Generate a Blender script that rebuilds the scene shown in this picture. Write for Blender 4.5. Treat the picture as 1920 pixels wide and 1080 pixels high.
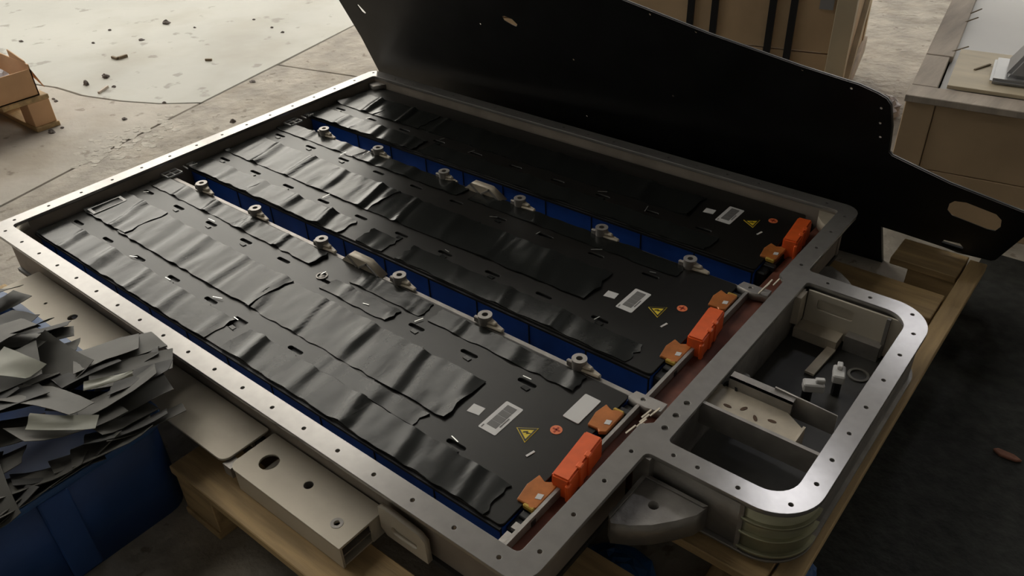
import bpy, bmesh, math, random
from mathutils import Vector, Matrix
random.seed(7)
for o in list(bpy.data.objects): bpy.data.objects.remove(o)
S = bpy.context.scene; COL = S.collection
ZF = 0.30                       # height of the tray flange above the floor; the numbers below are measured from the flange

# ------------------------------------------------------------------ camera
F = 1545.83; CAM = Vector((2.3889, -0.635, 1.1439))
def _rot(a, b, c): return Matrix.Rotation(c, 3, 'Z') @ Matrix.Rotation(a, 3, 'X') @ Matrix.Rotation(b, 3, 'Y')
R = _rot(0.961, 0.060, 0.628)
cd = bpy.data.cameras.new('camera'); cam = bpy.data.objects.new('camera', cd); COL.objects.link(cam)
cd.sensor_width = 36; cd.lens = F * 36 / 1920; cd.clip_start = .05
cam.matrix_world = Matrix.Translation(CAM + Vector((0, 0, ZF))) @ R.to_4x4()
S.camera = cam
# ------------------------------------------------------------------ light
w = bpy.data.worlds.new('world'); S.world = w; w.use_nodes = True
w.node_tree.nodes['Background'].inputs[0].default_value = (.75, .85, 1, 1)
w.node_tree.nodes['Background'].inputs[1].default_value = 0.3
DAYLIGHT = 3.0                  # radiance of the daylight behind every window and roof light of the hall
LAMP_POWER = 14
for i, (x, y) in enumerate(((.97, 4.95), (1.12, 8.2))):
    ld = bpy.data.lights.new('ceiling_lamp_%d_offscreen' % (i + 1), 'AREA'); ld.shape = 'RECTANGLE'; ld.size = .62; ld.size_y = .40
    ld.energy = LAMP_POWER; ld.color = (.95, .95, 1)
    lo = bpy.data.objects.new('ceiling_lamp_%d_offscreen' % (i + 1), ld); COL.objects.link(lo); lo.location = (x, y, 5.25)
S.view_settings.view_transform = 'Standard'; S.view_settings.look = 'None'
S.view_settings.gamma = 1; S.view_settings.use_curve_mapping = False
S.view_settings.exposure = 0.1

# ------------------------------------------------------------------ pixels to positions
def ray(px, py): return R @ Vector(((px - 960) / F, (540 - py) / F, -1))
def at_z(px, py, z):
    d = ray(px, py); return CAM + d * ((z - CAM.z) / d.z)
LID_Y, LID_M, LID_K = 1.50, .045, .5          # the lid's plane: y = LID_Y + LID_M x - LID_K z
def on_lid(px, py):
    d = ray(px, py); t = (LID_Y + LID_M * CAM.x - LID_K * CAM.z - CAM.y) / (d.y - LID_M * d.x + LID_K * d.z)
    p = CAM + d * t; return (p.x, p.z)

# ------------------------------------------------------------------ materials
def mat(name, col, rough=.5, metal=0, var=0.0, scale=12, bump=0.0, bscale=60, col2=None, stretch=(1, 1, 1), spec=.5, emit=0, detail=6, speck=0):
    m = bpy.data.materials.new(name); m.use_nodes = True; nt = m.node_tree; b = nt.nodes['Principled BSDF']
    c = (*col, 1); b.inputs['Base Color'].default_value = c
    b.inputs['Roughness'].default_value = rough; b.inputs['Metallic'].default_value = metal
    b.inputs['Specular IOR Level'].default_value = spec
    if emit:
        b.inputs['Emission Color'].default_value = c; b.inputs['Emission Strength'].default_value = emit
    tc = nt.nodes.new('ShaderNodeTexCoord'); mp = nt.nodes.new('ShaderNodeMapping'); mp.inputs['Scale'].default_value = stretch
    nt.links.new(tc.outputs['Object'], mp.inputs['Vector'])
    if var or col2:
        n = nt.nodes.new('ShaderNodeTexNoise'); n.inputs['Scale'].default_value = scale; n.inputs['Detail'].default_value = detail
        nt.links.new(mp.outputs[0], n.inputs['Vector'])
        r = nt.nodes.new('ShaderNodeValToRGB'); r.color_ramp.elements[0].position = .35; r.color_ramp.elements[1].position = .65
        k = col2 or tuple(max(0, x * (1 - var)) for x in col)
        r.color_ramp.elements[0].color = (*k, 1); r.color_ramp.elements[1].color = (*[min(1, x * (1 + var)) for x in col], 1)
        nt.links.new(n.outputs['Fac'], r.inputs[0]); out = r.outputs[0]
        if speck:
            for sc, lo_, hi_, dk in ((speck, .30, .36, .62), (speck * .22, .30, .52, .84)):
                n2 = nt.nodes.new('ShaderNodeTexNoise'); n2.inputs['Scale'].default_value = sc; n2.inputs['Detail'].default_value = 4
                nt.links.new(mp.outputs[0], n2.inputs['Vector'])
                r2 = nt.nodes.new('ShaderNodeValToRGB'); r2.color_ramp.elements[0].position = lo_; r2.color_ramp.elements[1].position = hi_
                r2.color_ramp.elements[0].color = (dk, dk * .96, dk * .9, 1); r2.color_ramp.elements[1].color = (1, 1, 1, 1)
                mx = nt.nodes.new('ShaderNodeMixRGB'); mx.blend_type = 'MULTIPLY'; mx.inputs[0].default_value = 1
                nt.links.new(n2.outputs['Fac'], r2.inputs[0]); nt.links.new(out, mx.inputs[1]); nt.links.new(r2.outputs[0], mx.inputs[2]); out = mx.outputs[0]
        nt.links.new(out, b.inputs['Base Color'])
    if bump:
        n = nt.nodes.new('ShaderNodeTexNoise'); n.inputs['Scale'].default_value = bscale; n.inputs['Detail'].default_value = 5
        nt.links.new(mp.outputs[0], n.inputs['Vector'])
        bp = nt.nodes.new('ShaderNodeBump'); bp.inputs['Strength'].default_value = bump; bp.inputs['Distance'].default_value = .01
        nt.links.new(n.outputs['Fac'], bp.inputs['Height']); nt.links.new(bp.outputs[0], b.inputs['Normal'])
    return m
M = dict(
    slab_smooth=mat('smooth_concrete', (.40, .395, .355), .55, var=.10, scale=1.1, bump=.2, bscale=7, speck=9),
    slab_rough=mat('rough_concrete', (.37, .335, .285), .75, var=.20, scale=7, bump=.9, bscale=26, detail=9, speck=22),
    slab_pink=mat('dusty_concrete', (.42, .385, .335), .7, var=.12, scale=2.2, bump=.5, bscale=16, speck=14),
    skim=mat('pale_skim', (.45, .42, .365), .75, var=.1, scale=26, col2=(.37, .34, .29), bump=.6, bscale=40),
    joint=mat('joint_dirt', (.15, .125, .10), .9),
    mat_black=mat('black_rubber', (.022, .023, .02), .85, var=.4, scale=30, bump=.3),
    wall=mat('hall_wall', (.25, .25, .24), .9, var=.1, scale=.5),
    roof=mat('hall_roof', (.06, .06, .06), .9),
    pane=mat('daylight_pane', (1, .965, .89), .5, emit=DAYLIGHT),
    frame=mat('window_frame', (.2, .2, .2), .6),
    alu=mat('milled_aluminium', (.35, .335, .32), .19, .45, var=.05, scale=40, bump=.010, bscale=70),
    alu_dark=mat('dull_aluminium', (.20, .19, .17), .55, .6, var=.2, scale=14, bump=.1),
    alu_cast=mat('cast_aluminium', (.33, .31, .29), .5, .6, var=.15, scale=20, bump=.15),
    sill=mat('dusty_aluminium', (.60, .545, .455), .6, .25, var=.08, scale=5, bump=.05),
    olive=mat('chromated_aluminium', (.40, .39, .27), .4, .5, var=.12, scale=20),
    primer=mat('grey_primer', (.32, .275, .235), .65, .1, var=.12, scale=12),
    tan=mat('moulded_bracket', (.50, .44, .35), .5, .1, var=.1, scale=30),
    tray_floor=mat('tray_floor', (.05, .048, .045), .5, .2, var=.3, scale=9),
    channel=mat('rusty_channel', (.16, .055, .035), .6, .2, var=.35, scale=14),
    cover=mat('black_cover', (.013, .012, .0105), .33, var=.1, scale=20, spec=.36),
    film=mat('grey_film', (.014, .015, .014), .22, var=.12, scale=8, bump=.05, bscale=26, spec=.30),
    blue=mat('blue_cell_wrap', (.02, .10, .50), .35, var=.25, scale=6),
    black=mat('black_plastic', (.012, .012, .013), .4),
    foil=mat('bright_foil', (.6, .6, .58), .3, .7),
    white=mat('white_label', (.66, .65, .64), .5),
    grey_print=mat('grey_print', (.16, .155, .15), .6),
    yellow=mat('yellow_label', (.78, .58, .03), .45),
    orange_lab=mat('orange_sticker', (.80, .21, .08), .5),
    orange=mat('orange_plastic', (.83, .13, .025), .4, var=.06, scale=40),
    orange_dark=mat('dark_orange_plastic', (.42, .05, .015), .5),
    amber=mat('amber_film', (.50, .17, .045), .3, .2, var=.18, scale=30),
    amber_edge=mat('amber_edge', (.55, .36, .06), .35, .2),
    lid=mat('black_painted_lid', (.010, .0105, .011), .42, var=.3, scale=10, spec=.3),
    wood=mat('pine_board', (.47, .325, .16), .7, var=.25, scale=4, stretch=(1, 9, 9), bump=.15, bscale=20),
    wood_y=mat('pine_board_cross', (.47, .325, .16), .7, var=.25, scale=4, stretch=(9, 1, 9), bump=.15, bscale=20),
    ply=mat('plywood', (.58, .42, .26), .7, var=.15, scale=3, stretch=(1, 5, 1), bump=.1, bscale=14),
    ply_pale=mat('pale_plywood', (.62, .53, .38), .65, var=.12, scale=3, stretch=(1, 5, 1)),
    wood_grey=mat('weathered_board', (.50, .43, .36), .8, var=.15, scale=3, stretch=(8, 1, 1), bump=.2, bscale=18),
    card=mat('cardboard', (.62, .38, .21), .8, var=.08, scale=6),
    strap=mat('black_strap', (.012, .012, .014), .5),
    lavender=mat('grey_plastic_sheet', (.46, .45, .44), .5, var=.06, scale=2),
    machine=mat('grey_paint', (.33, .33, .34), .4, .2, var=.08, scale=8),
    tub=mat('blue_tub', (.026, .075, .24), .45, var=.25, scale=5),
    tub_rim=mat('blue_tub_rim', (.03, .09, .24), .4, var=.1, scale=8),
    scrap=mat('grey_film_scrap', (.075, .071, .061), .6, var=.2, scale=6, bump=.1, bscale=20),
    scrap_dark=mat('dark_film_scrap', (.034, .033, .031), .65, var=.2, scale=6),  # darker pieces: partly their own tone, partly heap shade put into the colour
    scrap_pale=mat('pale_film_scrap', (.36, .36, .30), .4, var=.1, scale=6),
    bag=mat('white_plastic_bag', (.72, .72, .78), .35),
    bag_purple=mat('grey_plastic_bag', (.32, .27, .32), .35, var=.3, scale=14),
    bluebag=mat('blue_plastic_bag', (.02, .09, .26), .35, var=.2, scale=10),
    stone=mat('grey_stone', (.13, .11, .10), .9, var=.3, scale=40),
    rust=mat('rust_brown', (.26, .115, .075), .8, var=.2, scale=40),
    stick=mat('splinter', (.22, .17, .11), .9),
    dirt_lab=mat('grime', (.09, .05, .03), .8),
)

# ------------------------------------------------------------------ helpers
BASE = {}
def thing(name, label, cat, base, group=None):
    o = bpy.data.objects.new(name, None); COL.objects.link(o); o.empty_display_size = .05
    o.location = (base[0], base[1], base[2] + ZF); o['label'] = label; o['category'] = cat
    if group: o['group'] = group
    BASE[o] = Vector(base); return o
def tag(o, label, cat, group=None):
    o['label'] = label; o['category'] = cat
    if group: o['group'] = group
    return o
def link(name, me, m, parent=None, base=None):
    me.materials.clear(); me.materials.append(M[m])
    o = bpy.data.objects.new(name, me); COL.objects.link(o)
    if parent is not None:
        b = BASE[parent]; me.transform(Matrix.Translation(-b)); o.parent = parent; BASE[o] = b
    else:
        b = Vector(base) if base else Vector((0, 0, 0))
        me.transform(Matrix.Translation(-b)); o.location = b + Vector((0, 0, ZF)); BASE[o] = b
    return o
def struct(name, me, m, parent=None):
    o = link(name, me, m, parent)
    if parent is None: o['kind'] = 'structure'
    return o
class MB:
    def __init__(s): s.v = []; s.f = []
    def add(s, vs, fs):
        n = len(s.v); s.v += [tuple(v) for v in vs]; s.f += [tuple(i + n for i in f) for f in fs]; return s
    def box(s, x0, x1, y0, y1, z0, z1, T=None):
        vs = [Vector((x, y, z)) for z in (z0, z1) for y in (y0, y1) for x in (x0, x1)]
        if T: vs = [T @ v for v in vs]
        return s.add(vs, [(0, 2, 3, 1), (4, 5, 7, 6), (0, 1, 5, 4), (2, 6, 7, 3), (0, 4, 6, 2), (1, 3, 7, 5)])
    def prism(s, poly, z0, z1, T=None):
        n = len(poly)
        vs = [Vector((p[0], p[1], z0)) for p in poly] + [Vector((p[0], p[1], z1)) for p in poly]
        if T: vs = [T @ v for v in vs]
        return s.add(vs, [tuple(range(n))[::-1], tuple(range(n, 2 * n))] + [(i, (i + 1) % n, n + (i + 1) % n, n + i) for i in range(n)])
    def tube(s, cx, cy, z0, z1, r0, r1=None, rin=0, n=20, T=None):
        r1 = r0 if r1 is None else r1
        a = [(math.cos(2 * math.pi * i / n), math.sin(2 * math.pi * i / n)) for i in range(n)]
        if not rin:
            vs = [Vector((cx + c * r0, cy + k * r0, z0)) for c, k in a] + [Vector((cx + c * r1, cy + k * r1, z1)) for c, k in a]
            fs = [tuple(range(n))[::-1], tuple(range(n, 2 * n))] + [(i, (i + 1) % n, n + (i + 1) % n, n + i) for i in range(n)]
        else:
            vs = []
            for r, z in ((r0, z0), (r1, z1), (rin, z1), (rin, z0)): vs += [Vector((cx + c * r, cy + k * r, z)) for c, k in a]
            fs = [(q * n + i, q * n + (i + 1) % n, ((q + 1) % 4) * n + (i + 1) % n, ((q + 1) % 4) * n + i) for q in range(4) for i in range(n)]
        if T: vs = [T @ v for v in vs]
        return s.add(vs, fs)
    def bar(s, p, q, wd, ht):
        p, q = Vector(p), Vector(q); d = q - p; L = d.length; ex = d / L
        up = Vector((0, 0, 1)) if abs(ex.z) < .9 else Vector((0, 1, 0))
        ey = up.cross(ex).normalized(); ez = ex.cross(ey)
        T = Matrix.Translation(p) @ Matrix((ex, ey, ez)).transposed().to_4x4()
        return s.box(0, L, -wd / 2, wd / 2, -ht / 2, ht / 2, T)
    def mesh(s, smooth=False, bevel=0, seg=1, angle=40):
        me = bpy.data.meshes.new('m'); me.from_pydata(s.v, [], s.f)
        bm = bmesh.new(); bm.from_mesh(me); bmesh.ops.recalc_face_normals(bm, faces=bm.faces)
        if bevel:
            es = [e for e in bm.edges if len(e.link_faces) == 2 and e.calc_face_angle(0) > .6]
            bmesh.ops.bevel(bm, geom=es, offset=bevel, segments=seg, affect='EDGES', clamp_overlap=True)
        bm.to_mesh(me); bm.free()
        if smooth: shade(me, angle)
        return me
def shade(me, angle=40):
    for p in me.polygons: p.use_smooth = True
    bm = bmesh.new(); bm.from_mesh(me)
    for e in bm.edges:
        if len(e.link_faces) == 2 and e.calc_face_angle(0) > math.radians(angle): e.smooth = False
    bm.to_mesh(me); bm.free()
def circle(cx, cy, r, n=14, ry=None, rot=0):
    ry = ry or r; out = []
    for i in range(n):
        a = 2 * math.pi * i / n; x, y = r * math.cos(a), ry * math.sin(a)
        out.append((cx + x * math.cos(rot) - y * math.sin(rot), cy + x * math.sin(rot) + y * math.cos(rot)))
    return out
def rrect(x0, x1, y0, y1, r, n=6):
    rs = r if isinstance(r, (tuple, list)) else (r,) * 4; out = []
    for (cx, cy, a0, q) in ((x1, y0, -90, rs[0]), (x1, y1, 0, rs[1]), (x0, y1, 90, rs[2]), (x0, y0, 180, rs[3])):
        sx = -1 if cx == x1 else 1; sy = -1 if cy == y1 else 1
        for i in range(n + 1):
            a = math.radians(a0 + 90 * i / n)
            out.append((cx + sx * q + q * math.cos(a), cy + sy * q + q * math.sin(a)))
    return out
def plate(outer, holes, z0, z1, fmap=None, bevel=0):
    cu = bpy.data.curves.new('c', 'CURVE'); cu.dimensions = '2D'; cu.fill_mode = 'BOTH'; cu.extrude = (z1 - z0) / 2
    if bevel: cu.bevel_depth = bevel; cu.bevel_resolution = 1
    for poly in [outer] + list(holes):
        sp = cu.splines.new('POLY'); sp.points.add(len(poly) - 1); sp.use_cyclic_u = True
        for p, q in zip(sp.points, poly): p.co = (q[0], q[1], 0, 1)
    o = bpy.data.objects.new('c', cu); COL.objects.link(o)
    dg = bpy.context.evaluated_depsgraph_get(); me = bpy.data.meshes.new_from_object(o.evaluated_get(dg))
    bpy.data.objects.remove(o)
    zc = (z0 + z1) / 2
    for v in me.vertices:
        v.co.z += zc
        if fmap: v.co = fmap(*v.co)
    bm = bmesh.new(); bm.from_mesh(me); bmesh.ops.remove_doubles(bm, verts=bm.verts, dist=1e-6)
    bmesh.ops.recalc_face_normals(bm, faces=bm.faces); bm.to_mesh(me); bm.free()
    return me
def hashn(a, b, c=0):
    v = math.sin(a * 12.9898 + b * 78.233 + c * 37.719) * 43758.5453; return v - math.floor(v)
def vnoise(x, y, s=0):
    i, j = math.floor(x), math.floor(y); u, v = x - i, y - j; u = u * u * (3 - 2 * u); v = v * v * (3 - 2 * v)
    return (hashn(i, j, s) * (1 - u) + hashn(i + 1, j, s) * u) * (1 - v) + (hashn(i, j + 1, s) * (1 - u) + hashn(i + 1, j + 1, s) * u) * v
def sheet(x0, x1, y0, y1, z, seed, amp=1.0, phase=.0, lean=.25, jag=.003):
    """a loose film sheet lying over the ribs of a module: ridges across, small ripples, ragged ends"""
    nx = max(4, int((x1 - x0) / .0085)); ny = max(4, int((y1 - y0) / .011)); vs = []; fs = []
    for i in range(nx + 1):
        for j in range(ny + 1):
            u, v = i / nx, j / ny
            x = x0 + (x1 - x0) * u; y = y0 + (y1 - y0) * v
            if i in (0, nx): x += jag * 2 * (vnoise(v * 6, seed, 3) - .5) * 2
            if j in (0, ny): y += jag * (vnoise(x * 40, seed, 5) - .5) * 2
            q = (x - phase) / .1655 + lean * (v - .5) * (y1 - y0) / .15 + .12 * (vnoise(x * 9, y * 9, seed) - .5)
            k = round(q); d = (q - k) * .1655
            a = .0022 + .0062 * hashn(k, seed, 1)
            wd = .009 + .010 * hashn(k, seed, 2)
            zz = a * math.exp(-(d / wd) ** 2) * (.35 + .65 * vnoise(v * 2.2 + k, seed, 8)) - .0016 * math.exp(-((d - 2.2 * wd) / wd) ** 2)
            zz += .0014 * (vnoise(x * 16 + 3 * y, y * 9, seed + 4) - .5) + .0012 * (vnoise(x * 60 + 12 * y, y * 14, seed + 6) - .5)
            ed = min(u, 1 - u) * (x1 - x0)
            zz += .0016 * math.exp(-(ed / .008) ** 2) * vnoise(v * 5, seed, 9)
            vs.append((x, y, z + .0022 + zz * amp))
    for i in range(nx):
        for j in range(ny):
            a = i * (ny + 1) + j; fs.append((a, a + ny + 1, a + ny + 2, a + 1))
    ring = [i * (ny + 1) for i in range(nx + 1)] + [nx * (ny + 1) + j for j in range(1, ny + 1)] + [i * (ny + 1) + ny for i in range(nx - 1, -1, -1)] + [j for j in range(ny - 1, 0, -1)]
    n0 = len(vs)
    for r in ring: vs.append((vs[r][0], vs[r][1], z - .0004))
    for t in range(len(ring)):
        fs.append((ring[t], ring[(t + 1) % len(ring)], n0 + (t + 1) % len(ring), n0 + t))
    me = bpy.data.meshes.new('s'); me.from_pydata(vs, [], fs)
    bm = bmesh.new(); bm.from_mesh(me); bmesh.ops.recalc_face_normals(bm, faces=bm.faces); bm.to_mesh(me); bm.free()
    shade(me, 60); return me
def lump(cx, cy, z0, rx, ry, h, seed, n=16, rough=.35):
    vs = []; fs = []; m = n // 2
    for j in range(m + 1):
        ph = math.pi / 2 * j / m
        for i in range(n):
            a = 2 * math.pi * i / n; k = 1 + rough * (hashn(i, j, seed) - .5)
            r = math.cos(ph) * k
            vs.append((cx + rx * r * math.cos(a), cy + ry * r * math.sin(a), z0 + h * math.sin(ph) * (1 + rough * .6 * (hashn(i, j, seed + 3) - .5))))
    for j in range(m):
        for i in range(n): fs.append((j * n + i, j * n + (i + 1) % n, (j + 1) * n + (i + 1) % n, (j + 1) * n + i))
    fs.append(tuple(range(n))[::-1])
    me = bpy.data.meshes.new('l'); me.from_pydata(vs, [], fs); return me

# ================================================================== the hall
FZ = -ZF
HX0, HX1, HY0, HY1, HZ = -8.5, 8.5, -5, 12, 6.2
fl = struct('floor', MB().box(HX0, HX1, HY0, HY1, FZ - .06, FZ - .012).mesh(), 'joint')
J = lambda y: -.944 - .2265 * (y - .727)
joint_y = [HY0, -2, .3, .727, 1.04, 1.30, 1.804, 2.355, 4, 7, HY1]
def jx(y, o): return J(y) + o + .006 * math.sin(y * 23)
crack = [(-8.5, -.6), (-3.4, .55), (-2.6, .80), (-1.973, .941), (-1.87, .972), (-1.758, .984), (-1.66, .992), (-1.599, 1.008), (-1.42, 1.065), (-1.231, 1.154), (-1.15, 1.215)]
cy_end = 1.27
g = .0075
up_y = [y for y in joint_y if y > cy_end]; lo_y = [y for y in joint_y if y < cy_end]
L1 = [(x, y + g) for x, y in crack] + [(jx(cy_end, -g), cy_end + g)] + [(jx(y, -g), y) for y in up_y] + [(HX0, HY1)]
L2 = [(x, y - g) for x, y in crack] + [(jx(cy_end, -g), cy_end - g)] + [(jx(y, -g), y) for y in lo_y[::-1]] + [(HX0, HY0)]
J2 = [(J(1.804), 1.804), (-.8, 1.897), (1, 2.32), (8.5, 4.1)]
R1 = [(J2[0][0] + g, J2[0][1] + g), (J2[1][0], J2[1][1] + g), (.5 - g, 2.2025 + g), (.5 - g, HY1)] + [(jx(y, g), y) for y in (HY1, 7, 4, 2.355)]
R3 = [(.5 + g, 2.2025 + g), (J2[2][0], J2[2][1] + g), (J2[3][0], J2[3][1] + g), (HX1, HY1), (.5 + g, HY1)]
R2 = [(x + (g if i == 0 else 0), y - g) for i, (x, y) in enumerate(J2)] + [(HX1, HY0)] + [(jx(y, g), y) for y in (HY0, -2, .3, .727, 1.04, 1.3)]
for poly, m in ((L1, 'slab_smooth'), (L2, 'slab_pink'), (R1, 'slab_rough'), (R2, 'slab_rough'), (R3, 'slab_rough')):
    struct('concrete_slab', plate(poly, [], FZ - .03, FZ), m, fl)
# worn pale skim left on the concrete beside the joint
skim = [(-1.02, .86), (-.93, .80), (-.80, .62), (-.72, .66), (-.66, .92), (-.72, 1.20), (-.86, 1.28), (-1.0, 1.12)]
rg = random.Random(3)
for k in range(110):              # flaked remains of a pale skim coat along the joint
    px = rg.uniform(140, 330); py = 300 - (px - 140) * .36 + rg.gauss(0, 16)
    c = at_z(px, py, FZ); r = rg.uniform(.006, .026)
    struct('skim_flake', plate([(c.x + r * math.cos(a * .6283) * rg.uniform(.75, 1.1), c.y + r * .8 * math.sin(a * .6283) * rg.uniform(.75, 1.1)) for a in range(10)], [], FZ - .001, FZ + .0004 + k * 1.2e-5), 'skim', fl)
struct('ceiling', MB().box(HX0, HX1, HY0, HY1, HZ, HZ + .1).mesh(), 'roof')
wl = struct('wall_left', MB().box(HX0 - .1, HX0, HY0, HY1, FZ - .06, HZ).mesh(), 'wall')
wb = struct('wall_back', MB().box(HX0, HX1, HY1, HY1 + .1, FZ - .06, HZ).mesh(), 'wall')
struct('wall_right', MB().box(HX1, HX1 + .1, HY0, HY1, FZ - .06, HZ).mesh(), 'wall')
struct('wall_front', MB().box(HX0, HX1, HY0 - .1, HY0, FZ - .06, HZ).mesh(), 'wall')
nwin = 0
for k in range(4):
    nwin += 1; y0 = -1.0 + k * 3.2; y1 = y0 + 3.1
    wn = struct('window_%d_offscreen' % nwin, MB().box(HX0, HX0 + .02, y0, y1, 1.2, 6.0).mesh(), 'pane')
    f = MB()
    for t in (y0, (y0 + y1) / 2, y1): f.box(HX0, HX0 + .06, t - .04, t + .04, 1.16, 6.04)
    for z in (1.2, 3.6, 6.0): f.box(HX0, HX0 + .06, y0, y1, z - .04, z + .04)
    struct('window_frame', f.mesh(), 'frame', wn)
for k in range(5):
    nwin += 1; x0 = -8.0 + k * 3.3; x1 = x0 + 2.8
    wn = struct('window_%d_offscreen' % nwin, MB().box(x0, x1, HY1 - .02, HY1, 1.2, 5.4).mesh(), 'pane')
    f = MB()
    for t in (x0, (x0 + x1) / 2, x1): f.box(t - .04, t + .04, HY1 - .06, HY1, 1.16, 5.44)
    for z in (1.2, 3.3, 5.4): f.box(x0, x1, HY1 - .06, HY1, z - .04, z + .04)
    struct('window_frame', f.mesh(), 'frame', wn)

for k in range(3):
    nwin += 1; x0 = -6.6 + k * 1.6; x1 = x0 + 1.35
    wn = struct('window_%d_offscreen' % nwin, MB().box(x0, x1, -2.2, 2.6, HZ - .02, HZ).mesh(), 'pane')
    f = MB()
    for y in (-2.2, -.6, 1.0, 2.6): f.box(x0, x1, y - .04, y + .04, HZ - .06, HZ)
    for t in (x0, x1): f.box(t - .04, t + .04, -2.24, 2.64, HZ - .06, HZ)
    struct('window_frame', f.mesh(), 'frame', wn)

for k in range(4):
    nwin += 1; y0 = 3.3 + k * 1.75; y1 = y0 + 1.65
    wn = struct('window_%d_offscreen' % nwin, MB().box(-8.3, -3.6, y0, y1, HZ - .02, HZ).mesh(), 'pane')
    f = MB()
    for t in (y0, y1): f.box(-8.3, -3.6, t - .03, t + .03, HZ - .06, HZ)
    for t in (-8.3, -6.73, -5.17, -3.6): f.box(t - .03, t + .03, y0, y1, HZ - .06, HZ)
    struct('window_frame', f.mesh(), 'frame', wn)

# ================================================================== pallet under the pack
pt = thing('pallet', 'rough pine pallet carrying the open battery tray', 'pallet', (1.0, .7, FZ))
PT = -.152
for k in range(7):
    y0 = -.165 + k * .245; x1 = 2.135 if k else 2.05
    link('deck_board', MB().box(-.12 if k else 1.01, x1, y0, y0 + .125, PT - .022, PT).mesh(bevel=.002), 'wood', pt)
link('deck_board', MB().box(1.96, 2.135, 1.535, 1.66, PT - .022, PT).mesh(bevel=.002), 'wood', pt)
link('edge_board', MB().box(2.14, 2.185, .30, 1.65, PT - .022, PT).mesh(bevel=.002), 'wood_y', pt)
for x in (0, 1.065, 2.06):
    for y in (-.10, .69, 1.60 if x > 2 else 1.38):
        link('block', MB().box(x - .05, x + .075, y - .06, y + .055, FZ + .02, PT - .022).mesh(bevel=.002), 'wood', pt)
    link('bottom_board', MB().box(x - .05, x + .075, -.165, 1.66 if x > 2 else 1.44, FZ, FZ + .02).mesh(bevel=.002), 'wood_y', pt)

# ================================================================== battery tray
TR = thing('battery_tray', 'open aluminium battery tray with drilled flange and extension frame, on the pine pallet', 'battery tray', (.9, .7, PT))
X0, X1, Y0, Y1 = -.066, 1.870, -.022, 1.478
EX1, EY0, EY1 = 2.175, .350, 1.105
def arc(cx, cy, r, a0, a1, n=10): return [(cx + r * math.cos(math.radians(a0 + (a1 - a0) * i / n)), cy + r * math.sin(math.radians(a0 + (a1 - a0) * i / n))) for i in range(n + 1)]
outer = arc(X0 + .03, Y0 + .03, .03, 180, 270, 5) + arc(X1 - .045, Y0 + .045, .045, 270, 360, 7)
outer += arc(X1 + .012, EY0 - .012, .012, 180, 90, 3) + arc(EX1 - .095, EY0 + .095, .095, 270, 360, 12) + arc(EX1 - .095, EY1 - .095, .095, 0, 90, 12)
outer += arc(X1 + .012, EY1 + .012, .012, 270, 180, 3) + arc(X1 - .045, Y1 - .045, .045, 0, 90, 6) + arc(X0 + .03, Y1 - .03, .03, 90, 180, 5)
inner_main = rrect(-.019, 1.822, .026, 1.433, .012, 3)[:4] + [(1.822, .405), (1.842, .425), (1.842, 1.03), (1.822, 1.05)] + rrect(-.019, 1.822, .026, 1.433, .012, 3)[4:]
inner_ext = rrect(1.888, 2.128, .397, 1.058, (.055, .055, .01, .01), 8)
bolts = [(.1 * i, 0) for i in range(19)] + [(-.043, .045 + .1007 * j) for j in range(15)]
bolts += [(1.847, .05), (1.847, .147), (1.847, .243), (1.847, .334)] + [(1.847, 1.12 + .097 * j) for j in range(4)]
bolts += [(.08 + .1 * i, 1.456) for i in range(18)]
bolts += [(1.915, .372), (1.965, .372), (2.045, .372), (2.135, .392), (2.152, .463), (2.152, .535), (2.152, .62), (2.152, .71), (2.152, .81), (2.152, .91), (2.152, 1.0), (2.128, 1.07), (2.03, 1.08), (1.93, 1.08)]
link('flange', plate(outer, [inner_main, inner_ext] + [circle(x, y, .0052, 10) for x, y in bolts] + [circle(1.866, y, .0075, 12) for y in (.425, .468, .512)], -.010, -.0005, bevel=.0005), 'alu', TR)
# side walls, set in under the flange so the bolt holes look into the dark
wm = lambda *a: MB().box(*a).mesh()
link('side_wall', wm(X0 + .03, X1 - .03, .008, .022, -.14, -.0065), 'primer', TR)
link('side_wall', wm(X0 + .03, X1 - .03, 1.434, 1.448, -.14, -.0065), 'primer', TR)
link('end_wall', wm(-.036, -.0215, .022, 1.434, -.14, -.0065), 'primer', TR)
link('end_wall', wm(1.824, 1.836, .022, .34, -.14, -.0065), 'primer', TR)
link('end_wall', wm(1.824, 1.836, 1.10, 1.434, -.14, -.0065), 'primer', TR)
link('end_wall', wm(1.850, 1.884, .34, 1.10, -.14, -.0065), 'alu_cast', TR)
link('floor_plate', wm(-.04, 1.84, .0, 1.45, PT, -.14), 'tray_floor', TR)
link('channel', MB().box(1.777, 1.824, .022, 1.434, -.14, -.055).box(1.824, 1.850, .36, 1.09, -.14, -.055).mesh(), 'channel', TR)
# end plate in front of the module ends, with a stepped rim
ep = link('end_plate', MB().box(1.770, 1.777, .032, 1.02, -.14, -.034).box(1.766, 1.770, .032, .98, -.14, -.040).mesh(), 'alu_cast', TR)
for y0, y1 in ((.03, .075), (.085, .10), (.135, .150)):
    link('rim_tab', wm(1.755, 1.768, y0, y1, -.05, -.041), 'alu_cast', TR)
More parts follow.
